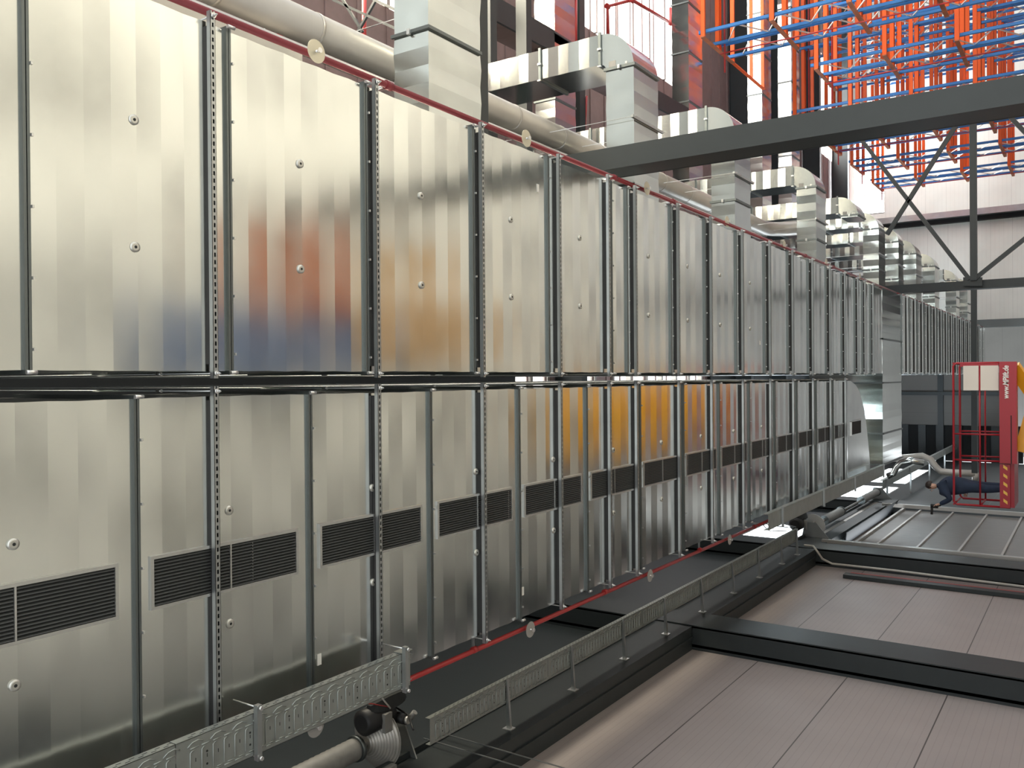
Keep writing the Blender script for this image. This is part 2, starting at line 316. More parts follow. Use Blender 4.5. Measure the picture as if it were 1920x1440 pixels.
# ================================================================ MAIN DUCTS
ZD = 6.8
def band_duct(mb, x0, x1, y0, y1, z0, z1, mt, nb=8, amp=1.0):     # sheet with shallow cross beads: every band tilts a little
    dz = 0; rings = []; n = nb
    for k in range(n+1):
        y = y0+(y1-y0)*k/n
        if k in (0, n): dz = 0
        else:
            s = 1 if k % 2 else -1
            dz = max(-.011, min(.011, dz+s*random.uniform(.0022, .0056)*amp))
        rings.append([(x0-dz,y,z0-dz), (x1+dz,y,z0-dz), (x1+dz,y,z1+dz), (x0-dz,y,z1+dz)])
    mb.loft(rings, mt)
def flange_ring(mb, x0, x1, y, z0, z1, t=.040, h=.026):
    for (a, b) in (((x0-h,z0-h),(x1+h,z0)), ((x0-h,z1),(x1+h,z1+h)), ((x0-h,z0),(x0,z1)), ((x1,z0),(x1+h,z1))):
        mb.box((a[0],y-t/2,a[1]), (b[0],y-.003,b[1]), 'flange'); mb.box((a[0],y+.003,a[1]), (b[0],y+t/2,b[1]), 'flange')
def clips(mb, x0, x1, y, z0):
    x = x0+.12
    while x < x1: mb.box((x-.009,y+.022,z0-.042), (x+.009,y+.034,z0-.022), 'bolt'); x += .42
    for x in (x0-.015, x1+.015): mb.tube([(x,y-.03,z0-.055), (x,y+.03,z0-.055)], .014, 'bolt', 8)
def washer(mb, x, y, z):
    mb.tube([(x,y,z+.004), (x,y,z-.010), (x,y,z-.014)], [.034,.034,.022], 'washer', 20); mb.tube([(x,y,z-.012), (x,y,z-.0155)], .010, 'slot', 12)
def duct_run(name, loc, lab, x0, x1, joints, z0, z1, wx, mt='galv'):
    t = thing(name, loc, lab, 'duct')
    for i in range(len(joints)-1):
        a, b = joints[i], joints[i+1]; m = MB(); band_duct(m, x0, x1, a+.004, b-.004, z0, z1, mt, max(3, round((b-a)/.187)), 1+max(0, min(a-6, 14))*.07); s = m.build('duct_section', t)
        m = MB(); flange_ring(m, x0, x1, a, z0, z1); clips(m, x0, x1, a, z0); m.build('flange', s)
        if b-a > 1 and a < 16:
            for x in wx: m = MB(); washer(m, x, (a+b)/2-.02, z0); m.build('tie_rod_washer', s)
    return t
JA = [1.1, 2.60, 4.03, 5.44, 6.98, 8.42, 9.97, 10.42, 11.86, 13.2, 14.65, 16.2, 17.7, 19.2, 20.7, 22.2, 23.6, 24.5, 25.5, 27.1]
JA2 = [30.1+1.5*k for k in range(18)]
dA = duct_run('air_duct', (1.3,1.1,ZD), 'wide galvanised duct in the upper half of the photo, nearest run', .075, 2.53, JA, ZD, 8.3, (.88, 1.71))
m = MB(); m.box((.6,15.94,ZD-.006), (.68,15.98,ZD-.0025), 'label'); m.build('paper_sticker', dA)
m = MB(); m.box((2.10,8.2,ZD-.008), (2.19,8.245,ZD-.005), 'label'); tag(m.build('paper_sticker', dA), 'small white sticker')
duct_run('air_duct', (1.3,30.1,ZD), 'galvanised duct running on to the end wall beyond the cross duct', .09, 2.62, JA2, ZD, 8.3, (.88, 1.71))
JB = [1.78+1.501*k for k in range(15)]
dB = duct_run('air_duct', (-1.35,1.78,ZD), 'wide galvanised duct in the lower half of the photo, with dark grilles', -2.60, -.112, JB, ZD, 8.3, (-.935, -1.755))
for (x, y) in ((-2.25,4.87), (-2.32,7.85)):
    m = MB(); m.box((x-.045,y-.022,ZD-.008), (x+.045,y+.022,ZD-.005), 'label'); tag(m.build('paper_sticker', dB), 'small white sticker')
# slatted grilles of duct B
def grille(y0, y1, x0=-1.495, x1=-1.18, par=dB):
    m = MB(); z = ZD-.022; w = .022
    m.box((x0-w,y0-w,z), (x0,y1+w,ZD), 'gframe'); m.box((x1,y0-w,z), (x1+w,y1+w,ZD), 'gframe')
    m.box((x0,y0-w,z), (x1,y0,ZD), 'gframe'); m.box((x0,y1,z), (x1,y1+w,ZD), 'gframe')
    yc = (y0+y1)/2; m.box((x0,yc-.006,z-.001), (x1,yc+.006,ZD), 'gframe'); g = m.build('grille', par)
    m = MB(); m.box((x0,y0,ZD-.007), (x1,y1,ZD-.004), 'dark'); n = 14  # dark sheet stands in for the unlit duct inside
    for k in range(n):
        x = x0+(x1-x0)*(k+.5)/n; m.loft([[(x-.007,yy_,z+.001), (x-.004,yy_,z+.001), (x+.007,yy_,ZD-.008), (x+.004,yy_,ZD-.008)] for yy_ in (y0, y1)], 'louv')
    m.build('grille_blades', g)
for k in range(14): grille(JB[k]+.117, JB[k]+1.345)
# curved end of duct B, cross duct and its flanges
m = MB(); cv = [(-.112,22.8), (-.12,23.14), (-.23,23.73), (-.42,24.16), (-.86,24.66), (-1.38,24.97), (-2.14,25.29), (-2.60,25.4), (-2.60,22.8)]
m.loft([[(x,y,ZD) for x, y in cv], [(x,y,8.3) for x, y in cv]], 'galv'); s = m.build('curved_end', dB); grille(23.2, 23.95, par=s) if False else None
m = MB(); m.box((-1.5,23.15,ZD-.02), (-1.17,24.2,ZD-.002), 'dark'); m.box((-1.52,23.13,ZD-.024), (-1.15,23.16,ZD), 'gframe'); m.box((-1.17,23.13,ZD-.024), (-1.14,24.2,ZD), 'gframe'); m.build('grille', dB)  # dark sheet painted for the unlit opening here too
t = thing('cross_duct', (0,28.6,ZD), 'wide banded cross duct joining the two long ducts at their far end', 'duct')
def xduct(par, xa, xb, y0, y1, z0, z1, name='duct_section', mt='galv2', step=.2, amp=2.4):
    m = MB(); n = max(2, round(abs(xb-xa)/step)); rings = []
    for k in range(n+1):
        x = xa+(xb-xa)*k/n; dz = (0 if k in (0, n) else (random.uniform(.001,.005)*amp if k % 2 else 0))
        rings.append([(x,y0-dz,z0-dz), (x,y1+dz,z0-dz), (x,y1+dz,z1+dz), (x,y0-dz,z1+dz)])
    m.loft(rings, mt); return m.build(name, par)
for a, b in ((2.6,1.1), (1.1,-.2), (-.2,-1.7), (-1.7,-2.62)):
    s = xduct(t, a-.003, b+.003, 27.1, 30.08, ZD, 8.9)
    m = MB(); m.box((b-.02,27.06,ZD-.035), (b+.02,27.1,8.9), 'flange'); m.box((b-.02,27.06,ZD-.035), (b+.02,30.1,ZD-.001), 'flange'); m.build('flange', s)
# high flat service duct alongside duct A (its underside shows as a beige strip)
m = MB(); m.box((2.72,1.5,8.6), (3.55,6.4,9.1), 'pipe'); tag(m.build('flat_duct'), 'flat beige clad duct behind the red pipe at the top left', 'duct')
# ================================================================ HANGERS
def rail_mesh(x0, x1, y, z1, pitch=.052, slot=.030, detail=True, w=.041, h=.041):
    m = MB(); z0 = z1-h; t = .003
    m.box((x0,y-w/2,z0), (x1,y-w/2+t,z1), 'rail'); m.box((x0,y+w/2-t,z0), (x1,y+w/2,z1), 'rail')
    m.box((x0,y-w/2,z0), (x1,y-.007,z0+t), 'rail'); m.box((x0,y+.007,z0), (x1,y+w/2,z0+t), 'rail')
    m.box((x0,y-w/2+t,z1-.006), (x1,y+w/2-t,z1-.002), 'slot')
    if detail:
        x = x0
        while x < x1: m.box((x,y-.0071,z0), (min(x+pitch-slot, x1),y+.0071,z0+t), 'rail'); x += pitch
    else: m.box((x0,y-.007,z0+.0005), (x1,y+.007,z0+t), 'slot')
    return m
SY = [3.86, 5.53, 7.08, 8.60, 9.82, 10.60, 12.04, 13.36, 14.86, 16.4, 17.9, 19.4, 20.9, 22.35]
SYA = [1.9]+SY+[23.75, 24.6, 25.6]; SYB = [1.9]+SY
lab_n = 'first second third fourth fifth sixth seventh eighth ninth tenth eleventh twelfth thirteenth fourteenth fifteenth sixteenth seventeenth eighteenth nineteenth'.split()
def hanger(x0, x1, y, i, side):
    t = thing('duct_hanger', ((x0+x1)/2, y, 6.74), None, 'hanger')
    if side == 'end': tag(t, 'hanger rail under the duct beyond the cross duct, %s after it' % lab_n[i-20], 'hanger')
    else: tag(t, 'slotted galvanised hanger rail under the %s wide duct, %s from the left edge' % (side, lab_n[i]), 'hanger')
    t['group'] = 'hanger rails under the %s duct' % side
    zt = ZD-.034
    rail_mesh(x0, x1, y, zt, detail=i < 9).build('rail', t)
    for x in (x0+.035, x1-.035):
        m = MB(); m.tube([(x,y,zt-.09), (x,y,13.9)], .006, 'rail', 6); r = m.build('threaded_rod', t)
        m = MB(); m.tube([(x,y,zt-.055), (x,y,zt-.042)], .020, 'bolt', 6); m.tube([(x,y,zt-.072), (x,y,zt-.055)], .012, 'bolt', 6); m.build('nut', r); m = MB(); m.tube([(x,y,zt+.6), (x,y,zt+.66)], .013, 'bolt', 6); m.build('coupling_nut', r)
    m = MB(); m.box((x0+.1,y-.018,zt), (x1-.1,y+.018,ZD-.001), 'black'); m.build('rubber_pad', t)
for i, y in enumerate(SYA): hanger(.02, 2.60, y, i, 'upper')
for i, y in enumerate([30.9+1.5*k for k in range(15)]): hanger(.02, 2.68, y, 20+i, 'end')
for i, y in enumerate(SYB): hanger(-2.68, -.035, y, i, 'lower')
# ================================================================ SPRINKLER PIPES
def sprinkler(par, x, y, z, mt='disc', r=.095):
    m = MB(); m.tube([(x,y,z-.04), (x,y,z)], .018, 'red', 10); t = m.build('sprinkler_head', par)
    m = MB(); m.tube([(x,y,z-.10), (x,y,z-.03)], .010, 'bolt', 8); m.tube([(x,y,z-.13), (x,y,z-.125)], .022, 'bolt', 12); m.tube([(x-.008,y,z-.125), (x-.016,y,z-.11), (x-.008,y,z-.09)], .003, 'bolt', 6); m.build('nozzle', t)
    m = MB(); m.tube([(x,y,z-.082), (x,y,z-.079)], r, mt, 28); m.build('disc', t)
t = thing('sprinkler_pipe', (2.68,1,6.93), 'dark red sprinkler pipe along the upper edge of the upper duct', 'pipe')
m = MB(); m.tube([(2.68,1,6.93), (2.68,30,6.93)], .030, 'red_dark', 16); m.tube([(2.68,30,6.93), (2.76,55.5,6.93)], .03, 'red_dark', 10); m.build('pipe', t)
for y in (5.9, 10.35, 12.3, 14.6, 17, 19.5, 22):
    m = MB(); m.tube([(2.68,y-.04,6.93), (2.68,y+.04,6.93)], .042, 'red_dark', 16); m.tube([(2.68,y,6.93), (2.68,y,7.15)], .012, 'bolt', 6); m.build('coupling', t)
m = MB(); m.tube([(2.63,11.4,6.84), (2.63,28,6.84)], .014, 'red_dark', 10); m.build('thin_branch_pipe', t)
for i, y in enumerate((4.95, 8.08, 11.2, 14.4, 17.7, 21.0, 24.5)):
    sprinkler(t, 2.68, y, 6.93)
t = thing('sprinkler_pipe', (-2.78,1,6.9), 'bright red sprinkler pipe along the lower edge of the lower duct', 'pipe')
m = MB(); m.tube([(-2.78,1,6.9), (-2.80,15.9,6.9)], .026, 'red', 16); m.tube([(-2.8,15.85,6.9), (-2.8,15.95,6.9)], .038, 'red', 12); m.tube([(-2.8,15.9,6.9), (-2.82,26,6.9)], .026, 'red', 12); m.build('pipe', t)
for y in (3.9, 7.1, 9.95, 13.2):
    m = MB(); m.tube([(-2.78,y-.03,6.9), (-2.78,y+.03,6.9)], .035, 'red', 16); m.box((-2.785,y-.004,6.9), (-2.60,y+.004,6.93), 'rail'); m.build('coupling', t)
for i, y in enumerate((4.85, 8.04, 11.15, 14.35)):
    sprinkler(t, -2.79, y, 6.9, 'clear', .088)
# ================================================================ CABLE TRAYS
def tray_part(par, x0, x1, y0, y1, z, side=.07, det=True, name='tray_length', rr=.0045):
    m = MB(); t = .003
    m.box((x0,y0,z), (x1,y1,z+t), 'tray'); m.box((x1-t,y0,z), (x1,y1,z+side), 'tray'); m.box((x0,y0,z), (x0+t,y1,z+side), 'tray')
    o = m.build(name, par)
    if not det: return o
    m = MB(); p = .088; y = y0+.10; k = 0; w = x1-x0
    while y < y1-.06:            # pressed U ribs across, arches along the inner edge, broken beads along the edges
        m.tube([(x0+.055,y,z-.001), (x0+.06,y,z-.004), (x1-.095,y,z-.004), (x1-.085,y+.012,z-.004), (x1-.088,y+.03,z-.002)], rr, 'tray', 6)
        m.tube([(x0+.030,y,z-.002), (x0+.033,y+.062,z-.004)], rr, 'tray', 6); m.tube([(x0+.045,y+.03,z-.002), (x0+.047,y+.085,z-.004)], .0035, 'tray', 5)
        m.tube([(x1-.07,y,z-.002), (x1-.067,y+.064,z-.004)], rr, 'tray', 6)
        if k % 2 == 0: m.tube([(x1-.055,y-.02,z-.002), (x1-.03,y+.015,z-.005), (x1-.025,y+.06,z-.005), (x1-.045,y+.10,z-.002)], rr, 'tray', 6)
        if k % 4 == 1: m.tube([(x0+w*.3,y+.042,z-.0015), (x0+w*.3,y+.042,z+.001)], .008, 'slot', 8); m.tube([(x0+w*.58,y+.042,z-.0015), (x0+w*.58,y+.042,z+.001)], .008, 'slot', 8)
        m.box((x1-.001,y,z+.018), (x1+.001,y+.035,z+.024), 'slot'); m.box((x1-.001,y+.04,z+.042), (x1+.001,y+.075,z+.048), 'slot')
        m.box((x0+w*.45,y+.040,z-.001), (x0+w*.53,y+.045,z+.001), 'slot')
        y += p; k += 1
    m.build('pressed_ribs', o); return o
t = thing('cable_tray', (-2.48,2.2,6.5), 'ribbed galvanised cable tray at the bottom left, hung below the grille duct', 'cable tray')
tray_part(t, -2.63, -2.33, 1.6, 3.35, 6.5); tray_part(t, -2.63, -2.33, 3.36, 5.64, 6.5)
for y in (3.99, 5.55):
    m = MB(); m.box((-2.66,y-.02,6.455), (-2.27,y+.02,6.495), 'rail'); b = m.build('cross_rail', t)
    for x in (-2.64, -2.29): m2 = MB(); m2.tube([(x,y,6.44), (x,y,6.74)], .006, 'bolt', 6); m2.tube([(x,y,6.43), (x,y,6.45)], .016, 'bolt', 6); m2.build('threaded_rod', b)
m = MB(); m.box((-2.327,5.52,6.49), (-2.322,5.66,6.58), 'tray'); m.build('end_plate', t)
t = thing('cable_tray', (-4.08,8,8.0), 'long ribbed cable tray on brackets along the left wall beam', 'cable tray')
yb = [7.70, 10.3, 13.3, 16.3, 19.3, 22.6]
for i in range(5): tray_part(t, -4.24, -3.93, yb[i]+.005, yb[i+1]-.005, 8.0, rr=.007)
for y in (9.27, 10.94, 12.6, 14.23, 15.96, 17.7, 19.4, 21.1, 22.4):
    m = MB(); m.loft([[(-4.56,y-.02,7.99), (-4.56,y+.02,7.99), (-4.56,y+.02,7.93), (-4.56,y-.02,7.93)], [(-3.93,y-.02,7.99), (-3.93,y+.02,7.99), (-3.93,y+.02,7.975), (-3.93,y-.02,7.975)]], 'rail'); b = m.build('bracket', t)
    m = MB(); m.box((-4.569,y-.06,7.9), (-4.558,y+.06,8.03), 'bolt'); m.build('foot_plate', b)
t = thing('cable_tray', (-2.7,15,6.5), 'far cable tray hung beside the lower duct, next to the bright window', 'cable tray')
tray_part(t, -2.80, -2.50, 15.6, 20, 6.55, det=False, side=.1); tray_part(t, -2.80, -2.5, 20.01, 26, 6.55, det=False, side=.1)
for y in (16.4, 19.4, 22.35, 25.8):
    m = MB(); m.box((-2.84,y-.02,6.505), (-2.46,y+.02,6.545), 'rail'); b = m.build('cross_rail', t)
    m2 = MB(); m2.tube([(-2.82,y,6.5), (-2.82,y,13.9)], .006, 'bolt', 6); m2.build('threaded_rod', b)
t = thing('cable_tray', (-4.1,34.2,8.3), 'farthest cable tray running towards the end wall behind the red basket', 'cable tray')
tray_part(t, -4.2, -3.9, 34.3, 55, 8.2, det=False, side=.12)
for y in (35, 40, 45, 50): m = MB(); m.box((-4.995,y-.03,8.13), (-3.9,y+.03,8.195), 'rail'); m.build('bracket', t)
# ================================================================ BRANCH DUCTS ON THE RIGHT
XI, XO = 4.87, 5.34         # inner and outer X of the vertical drops
def elbow_branch(i, y0, y1, lab, ztop=13.9, zb=7.40, zt=7.87, xend=2.56, stub=False, amp=2.2, mt='galv2'):
    t = thing('branch_duct', (XI,y0,zb), lab, 'duct', 'branch ducts with elbows right of the upper duct')
    w = XO-XI; h = zt-zb; ri = .10; cx = XI-ri; cz = zt+ri
    def ring(pi, po, d=0): return [(pi[0],y0-d,pi[1]), (pi[0],y1+d,pi[1]), (po[0],y1+d,po[1]), (po[0],y0-d,po[1])]
    m = MB(); zz = cz+.002; R = []; k = 0; z = cz
    while z < ztop: R.append(ring((XI,z), (XO,z), 0 if k % 2 == 0 else random.uniform(.0015,.006)*amp)); z += .19; k += 1
    R.append(ring((XI,14.16), (XO,14.16))); m.loft(R, mt); v = m.build('vertical_section', t)
    for z in [cz, cz+1.1, cz+2.6, cz+4.1]:
        if z < ztop: m = MB(); m.box((XI-.03,y0-.03,z-.022), (XO+.03,y0,z+.022), 'flange'); m.box((XI-.03,y0,z-.022), (XI,y1,z+.022), 'flange'); m.box((XI-.04,y0-.05,z-.03), (XI-.02,y0-.02,z+.03), 'bolt'); m.box(((XI+XO)/2-.015,y0-.05,z-.03), ((XI+XO)/2+.015,y0-.02,z+.03), 'bolt'); m.build('flange', v)
    m = MB(); R = []; n = 14
    for k in range(n+1):
        a = -math.pi/2*k/n; R.append(ring((cx+ri*math.cos(a), cz+ri*math.sin(a)), (cx+(ri+w)*math.cos(a), cz+(ri+h)*math.sin(a))))
    m.loft(R, mt); e = m.build('elbow', t)
    m = MB(); m.box((cx-.6*0-.17+.2,y0-.004,zt-.17), (cx+.12,y0-.001,zt-.05), 'tube'); m.tube([(cx+.05,y0-.012,zb+.12), (cx+.05,y0,zb+.12)], .02, 'washer', 12); m.build('inspection_cap', e)
    if stub: xend = cx-.06
    m = MB(); R = []; x = cx; k = 0
    while x > xend: R.append([(x,y0-d,zt+d), (x,y1+d,zt+d), (x,y1+d,zb-d), (x,y0-d,zb-d)] if (d := (0 if k % 2 == 0 else random.uniform(.0015,.006)*amp)) is not None else 0); x -= .2; k += 1
    R.append([(xend,y0,zt), (xend,y1,zt), (xend,y1,zb), (xend,y0,zb)]); m.loft(R, mt); l = m.build('lateral_section', t)
    for x in ([cx] if stub else [cx, 3.45]):
        m = MB(); m.box((x-.022,y0-.03,zb-.03), (x+.022,y0,zt+.03), 'flange'); m.box((x-.022,y0,zb-.03), (x+.022,y1,zb), 'flange'); m.box((x-.03,y0-.05,zb+h/2-.02), (x+.03,y0-.02,zb+h/2+.02), 'bolt'); m.build('flange', l)
    if not stub:
        x = 3.95; m = MB(); m.box((x-.02,y0-.12,zb-.045), (x+.02,y1+.12,zb-.004), 'rail'); m.box((x-.021,y0-.1,zb-.03), (x-.0195,y1+.1,zb-.018), 'slot')
        s = m.build('support_rail', t)
        for y in (y0-.09, y1+.09): m = MB(); m.tube([(x,y,zb-.09), (x,y,13.9)], .005, 'bolt', 6); m.build('threaded_rod', s)
    return t
BR = [(7.05,7.97,'nearest galvanised branch duct at the top left, cut by the top edge of the photo'), (11.93,12.80,'galvanised branch duct with large elbow, left of the big steel column'),
      (16.34,17.25,'branch duct whose elbow sits just above the big steel column'), (22.22,23.15,'branch duct with elbow just below the big steel column'),
      (26.80,27.79,'short elbow stub of a branch duct, shorter than its neighbours'), (29.74,30.76,'branch duct just right of the short elbow stub'), (33.11,34.03,'branch duct sixth in the receding row behind the bracing'),
      (36.74,37.98,'branch duct seventh in the receding row'), (41.45,42.69,'branch duct near the dark horizontal bracing column'), (48.38,49.61,'small branch duct close to the end wall'), (52.94,54.15,'farthest branch duct, against the end wall')]
for i, (a, b, lab) in enumerate(BR):
    if i == 0:
        t = thing('branch_duct', (2.56,a,7.4), lab, 'duct')
        for (x0, x1, nm) in ((2.56,3.7,'duct_section'), (3.71,5.3,'duct_section'), (5.31,6.8,'duct_section')):
            s = xduct(t, x0, x1, a, b, 7.40, 7.87); m = MB(); m.box((x1-.015,a-.03,7.37), (x1+.02,a,7.9), 'flange'); m.box((x1-.015,a,7.37), (x1+.02,b,7.4), 'flange'); m.box((x1-.03,a-.05,7.62), (x1+.03,a-.02,7.66), 'bolt'); m.build('flange', s)
        x = 4.62; m = MB(); m.box((x-.02,a-.3,7.355), (x+.02,b+.42,7.396), 'rail'); m.box((x-.021,a-.28,7.37), (x-.0195,b+.4,7.382), 'slot'); s = m.build('support_rail', t)
        m = MB(); m.tube([(x,b+.38,7.33), (x,b+.38,13.9)], .006, 'bolt', 6); m.build('threaded_rod', s)
    else: elbow_branch(i, a, b, lab, stub=(i == 4), ztop=13.9)
UB = [(16.91,17.84,4.9,10,'high crosswise duct seen above the first elbow, top of the photo'), (24.75,25.83,5.4,12.6,'high crosswise duct left of the orange racks, broad and bright'),
      (31.7,32.78,6,14.5,'high crosswise duct behind the orange rack beams'), (35.42,36.57,6,15.6,'narrow high crosswise duct behind the orange beams, farther back')]
for (a, b, x0, x1, lab) in UB:
    t = thing('upper_duct', (x0,a,11.8), lab, 'duct'); x = x0
    while x < x1:
        e = min(x+1.5, x1); s = xduct(t, x, e-.006, a, b, 11.8, 12.33); m = MB(); m.box((e-.03,a-.03,11.77), (e+.01,a,12.36), 'flange'); m.box((e-.03,a,11.77), (e+.01,b,11.8), 'flange'); m.build('flange', s); x = e
# big insulated round pipe
XR = 4.02
t = thing('round_duct', (4.02,4,9), 'thick round insulated pipe running along behind the branch ducts', 'pipe')
pts = [(4.02,4,9.02), (4.02,23.0,9.02)]+arc((4.02,23.0,8.32), .7, math.pi/2, 0, 8, (0,1,0), (0,0,1))[1:]+[(4.02,23.7,7.9)]
m = MB(); m.tube(pts, .19, 'pipe', 28); p_ = m.build('pipe', t)
y = 5.6
while y < 23: m = MB(); m.tube([(4.02,y-.02,9.02), (4.02,y+.02,9.02)], .196, 'pipe', 28, ); m.build('joint_band', p_); y += 1.35
m = MB(); m.tube([(3.6,5,8.75), (3.6,22,8.75)], .055, 'pipe', 12); m.build('side_pipe', t)
# red pipes in the background
t = thing('fire_pipe', at(1138,60,1,22), 'bright red angled fire pipe above the first duct elbow', 'pipe')
m = MB(); P = [at(1140,64,1,22), at(1139,12,1,22), at(1185,0,1,22), at(1257,43,1,25), at(1257,15,1,25)]; m.tube(P, .05, 'red', 10); m.build('pipe', t)
m = MB(); [m.tube([p+Vector((0,-.06,0)), p+Vector((0,.06,0))], .075, 'red', 10) for p in P[1:4]]; m.build('elbow_fitting', t)
for i, (p, q, y, r) in enumerate([((683,-5),(682,135),11.8,.045), ((522,45),(527,78),9.4,.045), ((1080,0),(1080,78),20,.035), ((1100,180),(1096,250),21,.03)]):
    o = MB().tube([at(*p,1,y), at(*q,1,y)], r, 'red', 10).build('fire_pipe'); tag(o, ['red pipe crossing dark wire bracing behind the round duct', 'short red pipe seen between the duct and the round pipe', 'thin red pipe beside the high crosswise duct at the top', 'thin red pipe seen through the opening under the elbow duct'][i], 'pipe')
    if i != 0: q_ = at(*p,1,y); m = MB(); m.tube([q_, (q_.x,q_.y,14.19)], .01, 'bolt', 6); m.build('hanger_rod', o)
c = thing('wire_bracing', at(620,20,1,11.0), 'thin dark crossed braces behind the round pipe at the top', 'bracing')
for p, q in [((625,0),(745,55)), ((640,-5),(680,60)), ((710,-10),(670,62)), ((660,-20),(745,20))]:
    m = MB(); m.bar(at(*p,1,11.4), at(*q,1,11.4), .045, .045, 'steel'); m.build('brace', c)
for (px, y0, y1, z, lab) in [(925,15.0,15.3,10.5,'dark crossbar behind the first elbow duct, left end'), (992,17.0,17.25,11.0,'dark crossbar beside the high crosswise duct')]:
    yv = (z-1.6)/math.tan(math.radians(34.1)-math.atan((px-960)/F_PX)); m = MB(); m.box((2.8,yv,z), (12,yv+.2,z+.25), 'steel'); tag(m.build('steel_crossbar'), lab, 'beam')
# ================================================================ PALLET RACKS
XR0 = 10.3; BAYS = [0, 2.8, 5.6, 8.4]
def zigzag(m, x, ya, yb, z0, z1):
    z = z0+.25; k = 0; stp = .62
    while z+stp < z1:
        a = ya if k % 2 == 0 else yb; b = yb if k % 2 == 0 else ya
        m.bar((x,a,z), (x,b,z+stp), .035, .025, 'brace'); z += stp; k += 1
def upright_frame(par, x, ya, yb, ztop):
    m = MB(); zigzag(m, x, ya, yb, 0.1, ztop); f = m.build('upright_frame', par)
    for y in (ya, yb):
        m = MB(); m.box((x-.05,y-.035,0), (x-.045,y+.035,ztop), 'blue'); m.box((x+.045,y-.035,0), (x+.05,y+.035,ztop), 'blue'); m.box((x-.05,y-.035,0), (x+.05,y-.030,ztop), 'blue'); m.box((x-.02,y+.030,0), (x+.02,y+.035,ztop), 'blue')
        m.box((x-.07,y-.06,0), (x+.07,y+.06,.008), 'blue'); m.build('upright', f)
    return f
def rack_row(k, y0, ztop, levels, lab, nb=3):
    t = thing('pallet_rack', (XR0,y0,0), lab, 'rack', 'orange and blue pallet racks')
    xs_ = [XR0+2.8*i for i in range(nb+1)]
    for x in xs_:
        upright_frame(t, x, y0, y0+1.1, ztop); upright_frame(t, x, y0+1.3, y0+2.4, ztop)
    for z in levels:
        for i in range(nb):
            for y in (y0-.06, y0+1.13, y0+1.27, y0+2.46):
                a, b = xs_[i]+.052, xs_[i+1]-.052
                if i == 0: a = XR0-.16
                m = MB(); m.box((a,y-.026,z-.07), (b,y-.018,z+.07), 'orange'); m.box((a,y+.018,z-.07), (b,y+.026,z+.07), 'orange')
                m.box((a,y-.026,z-.07), (b,y-.008,z-.064), 'orange'); m.box((a,y+.008,z-.07), (b,y+.026,z-.064), 'orange'); m.box((a,y-.010,z-.058), (b,y+.010,z-.053), 'orange'); m.box((a,y-.026,z+.065), (b,y+.026,z+.07), 'orange')
                m.build('beam', t)
        m = MB(); m.box((XR0-.20,y0-.12,z-.06), (XR0-.165,y0+2.52,z+.06), 'orange_dim'); m.build('end_tie', t)
    m = MB(); m.tube([(XR0-.9,y0+1.2,levels[-1]-.2), (xs_[-1],y0+1.2,levels[-1]-.2)], .028, 'red', 8)
    m.tube([(XR0-.3,y0+1.2,1.0), (XR0-.3,y0+1.2,ztop-.2)], .024, 'red', 8); m.build('rack_sprinkler_pipe', t)
LV = [0.95, 3.0, 5.05, 7.1, 9.2, 11.25]
rl = ['nearest pallet rack of orange beams and blue uprights, at the top edge of the photo', 'second pallet rack from the top edge, just above the big steel column', 'third pallet rack, partly behind the big steel column',
      'fourth pallet rack, just below the big steel column', 'fifth pallet rack, orange beam ends over the white wall', 'farthest pallet rack, lowest row in front of the white end wall']
for k in range(6): rack_row(k, 24.6+4.72*k, 9.4 if k == 1 else 11.4, LV[:5] if k == 1 else LV, rl[k])
m = MB()
for y in (28.9, 30.1): m.box((XR0-.14,y-.02,11.2), (XR0+8,y+.02,11.31), 'orange')
m.box((XR0-.2,27.15,11.2), (XR0-.16,30.2,11.3), 'orange'); o = m.build('aisle_tie_beam'); tag(o, 'orange tie beams bridging the aisle between the two nearest racks', 'beam')
# ================================================================ SECTIONAL DOOR, SHAFTS AND MOTORS
d = bpy.data.objects.new('door_1', None); sc.collection.objects.link(d); d.location = (-4.55,24.6,0); tag(d, kind='structure')
m = MB(); m.box((-4.72,24.75,.9), (-4.68,32.6,7.15), 'doorpane'); m.build('door_leaf', d)
for z in (7.15, 6.62, 5.62, 4.62, 3.62, 2.62, 1.62):
    m = MB(); m.box((-4.68,24.8,z-.028), (-4.62,32.55,z+.028), 'alu'); m.build('rail_bar', d)
for y, a in ((24.62,.10), (32.72,.10)):
    m = MB(); m.box((-4.62,y-a,0), (-4.50,y+.01,7.9), 'alu'); m.box((-4.60,y+.02,0), (-4.50,y+.10,7.6), 'rail'); m.build('track', d)
m = MB(); m.box((-4.70,24.8,7.12), (-4.60,32.6,7.2), 'alu'); m.build('top_seal', d)
def shaft(y0, y1, z, x, lab, springs):
    t = thing('torsion_shaft', (x,y0,z), lab, 'door shaft')
    m = MB(); m.tube([(x,y0,z), (x,y1,z)], .035, 'tube', 12); m.build('shaft_tube', t)
    for (a, b) in springs:
        m = MB(); n = int((b-a)/.04); m.tube([(x,a+(b-a)*k/n,z) for k in range(n+1)], [.125+(.005 if k % 2 else 0) for k in range(n+1)], 'tube', 20); s = m.build('torsion_spring', t)
        m = MB(); m.tube([(x,a-.04,z), (x,a,z)], .14, 'flange', 20); m.build('spring_cone', s); m = MB(); m.tube([(x,b,z), (x,b+.05,z)], .15, 'flange', 20); m.build('spring_cone', s)
    return t
ZS = 8.73; XS = -4.28
t = shaft(1.5, 7.95, ZS, XS, 'thick grey door shaft with springs at the bottom edge, beside the nearest door motor', [(2.0, 4.3), (4.7, 7.22)])
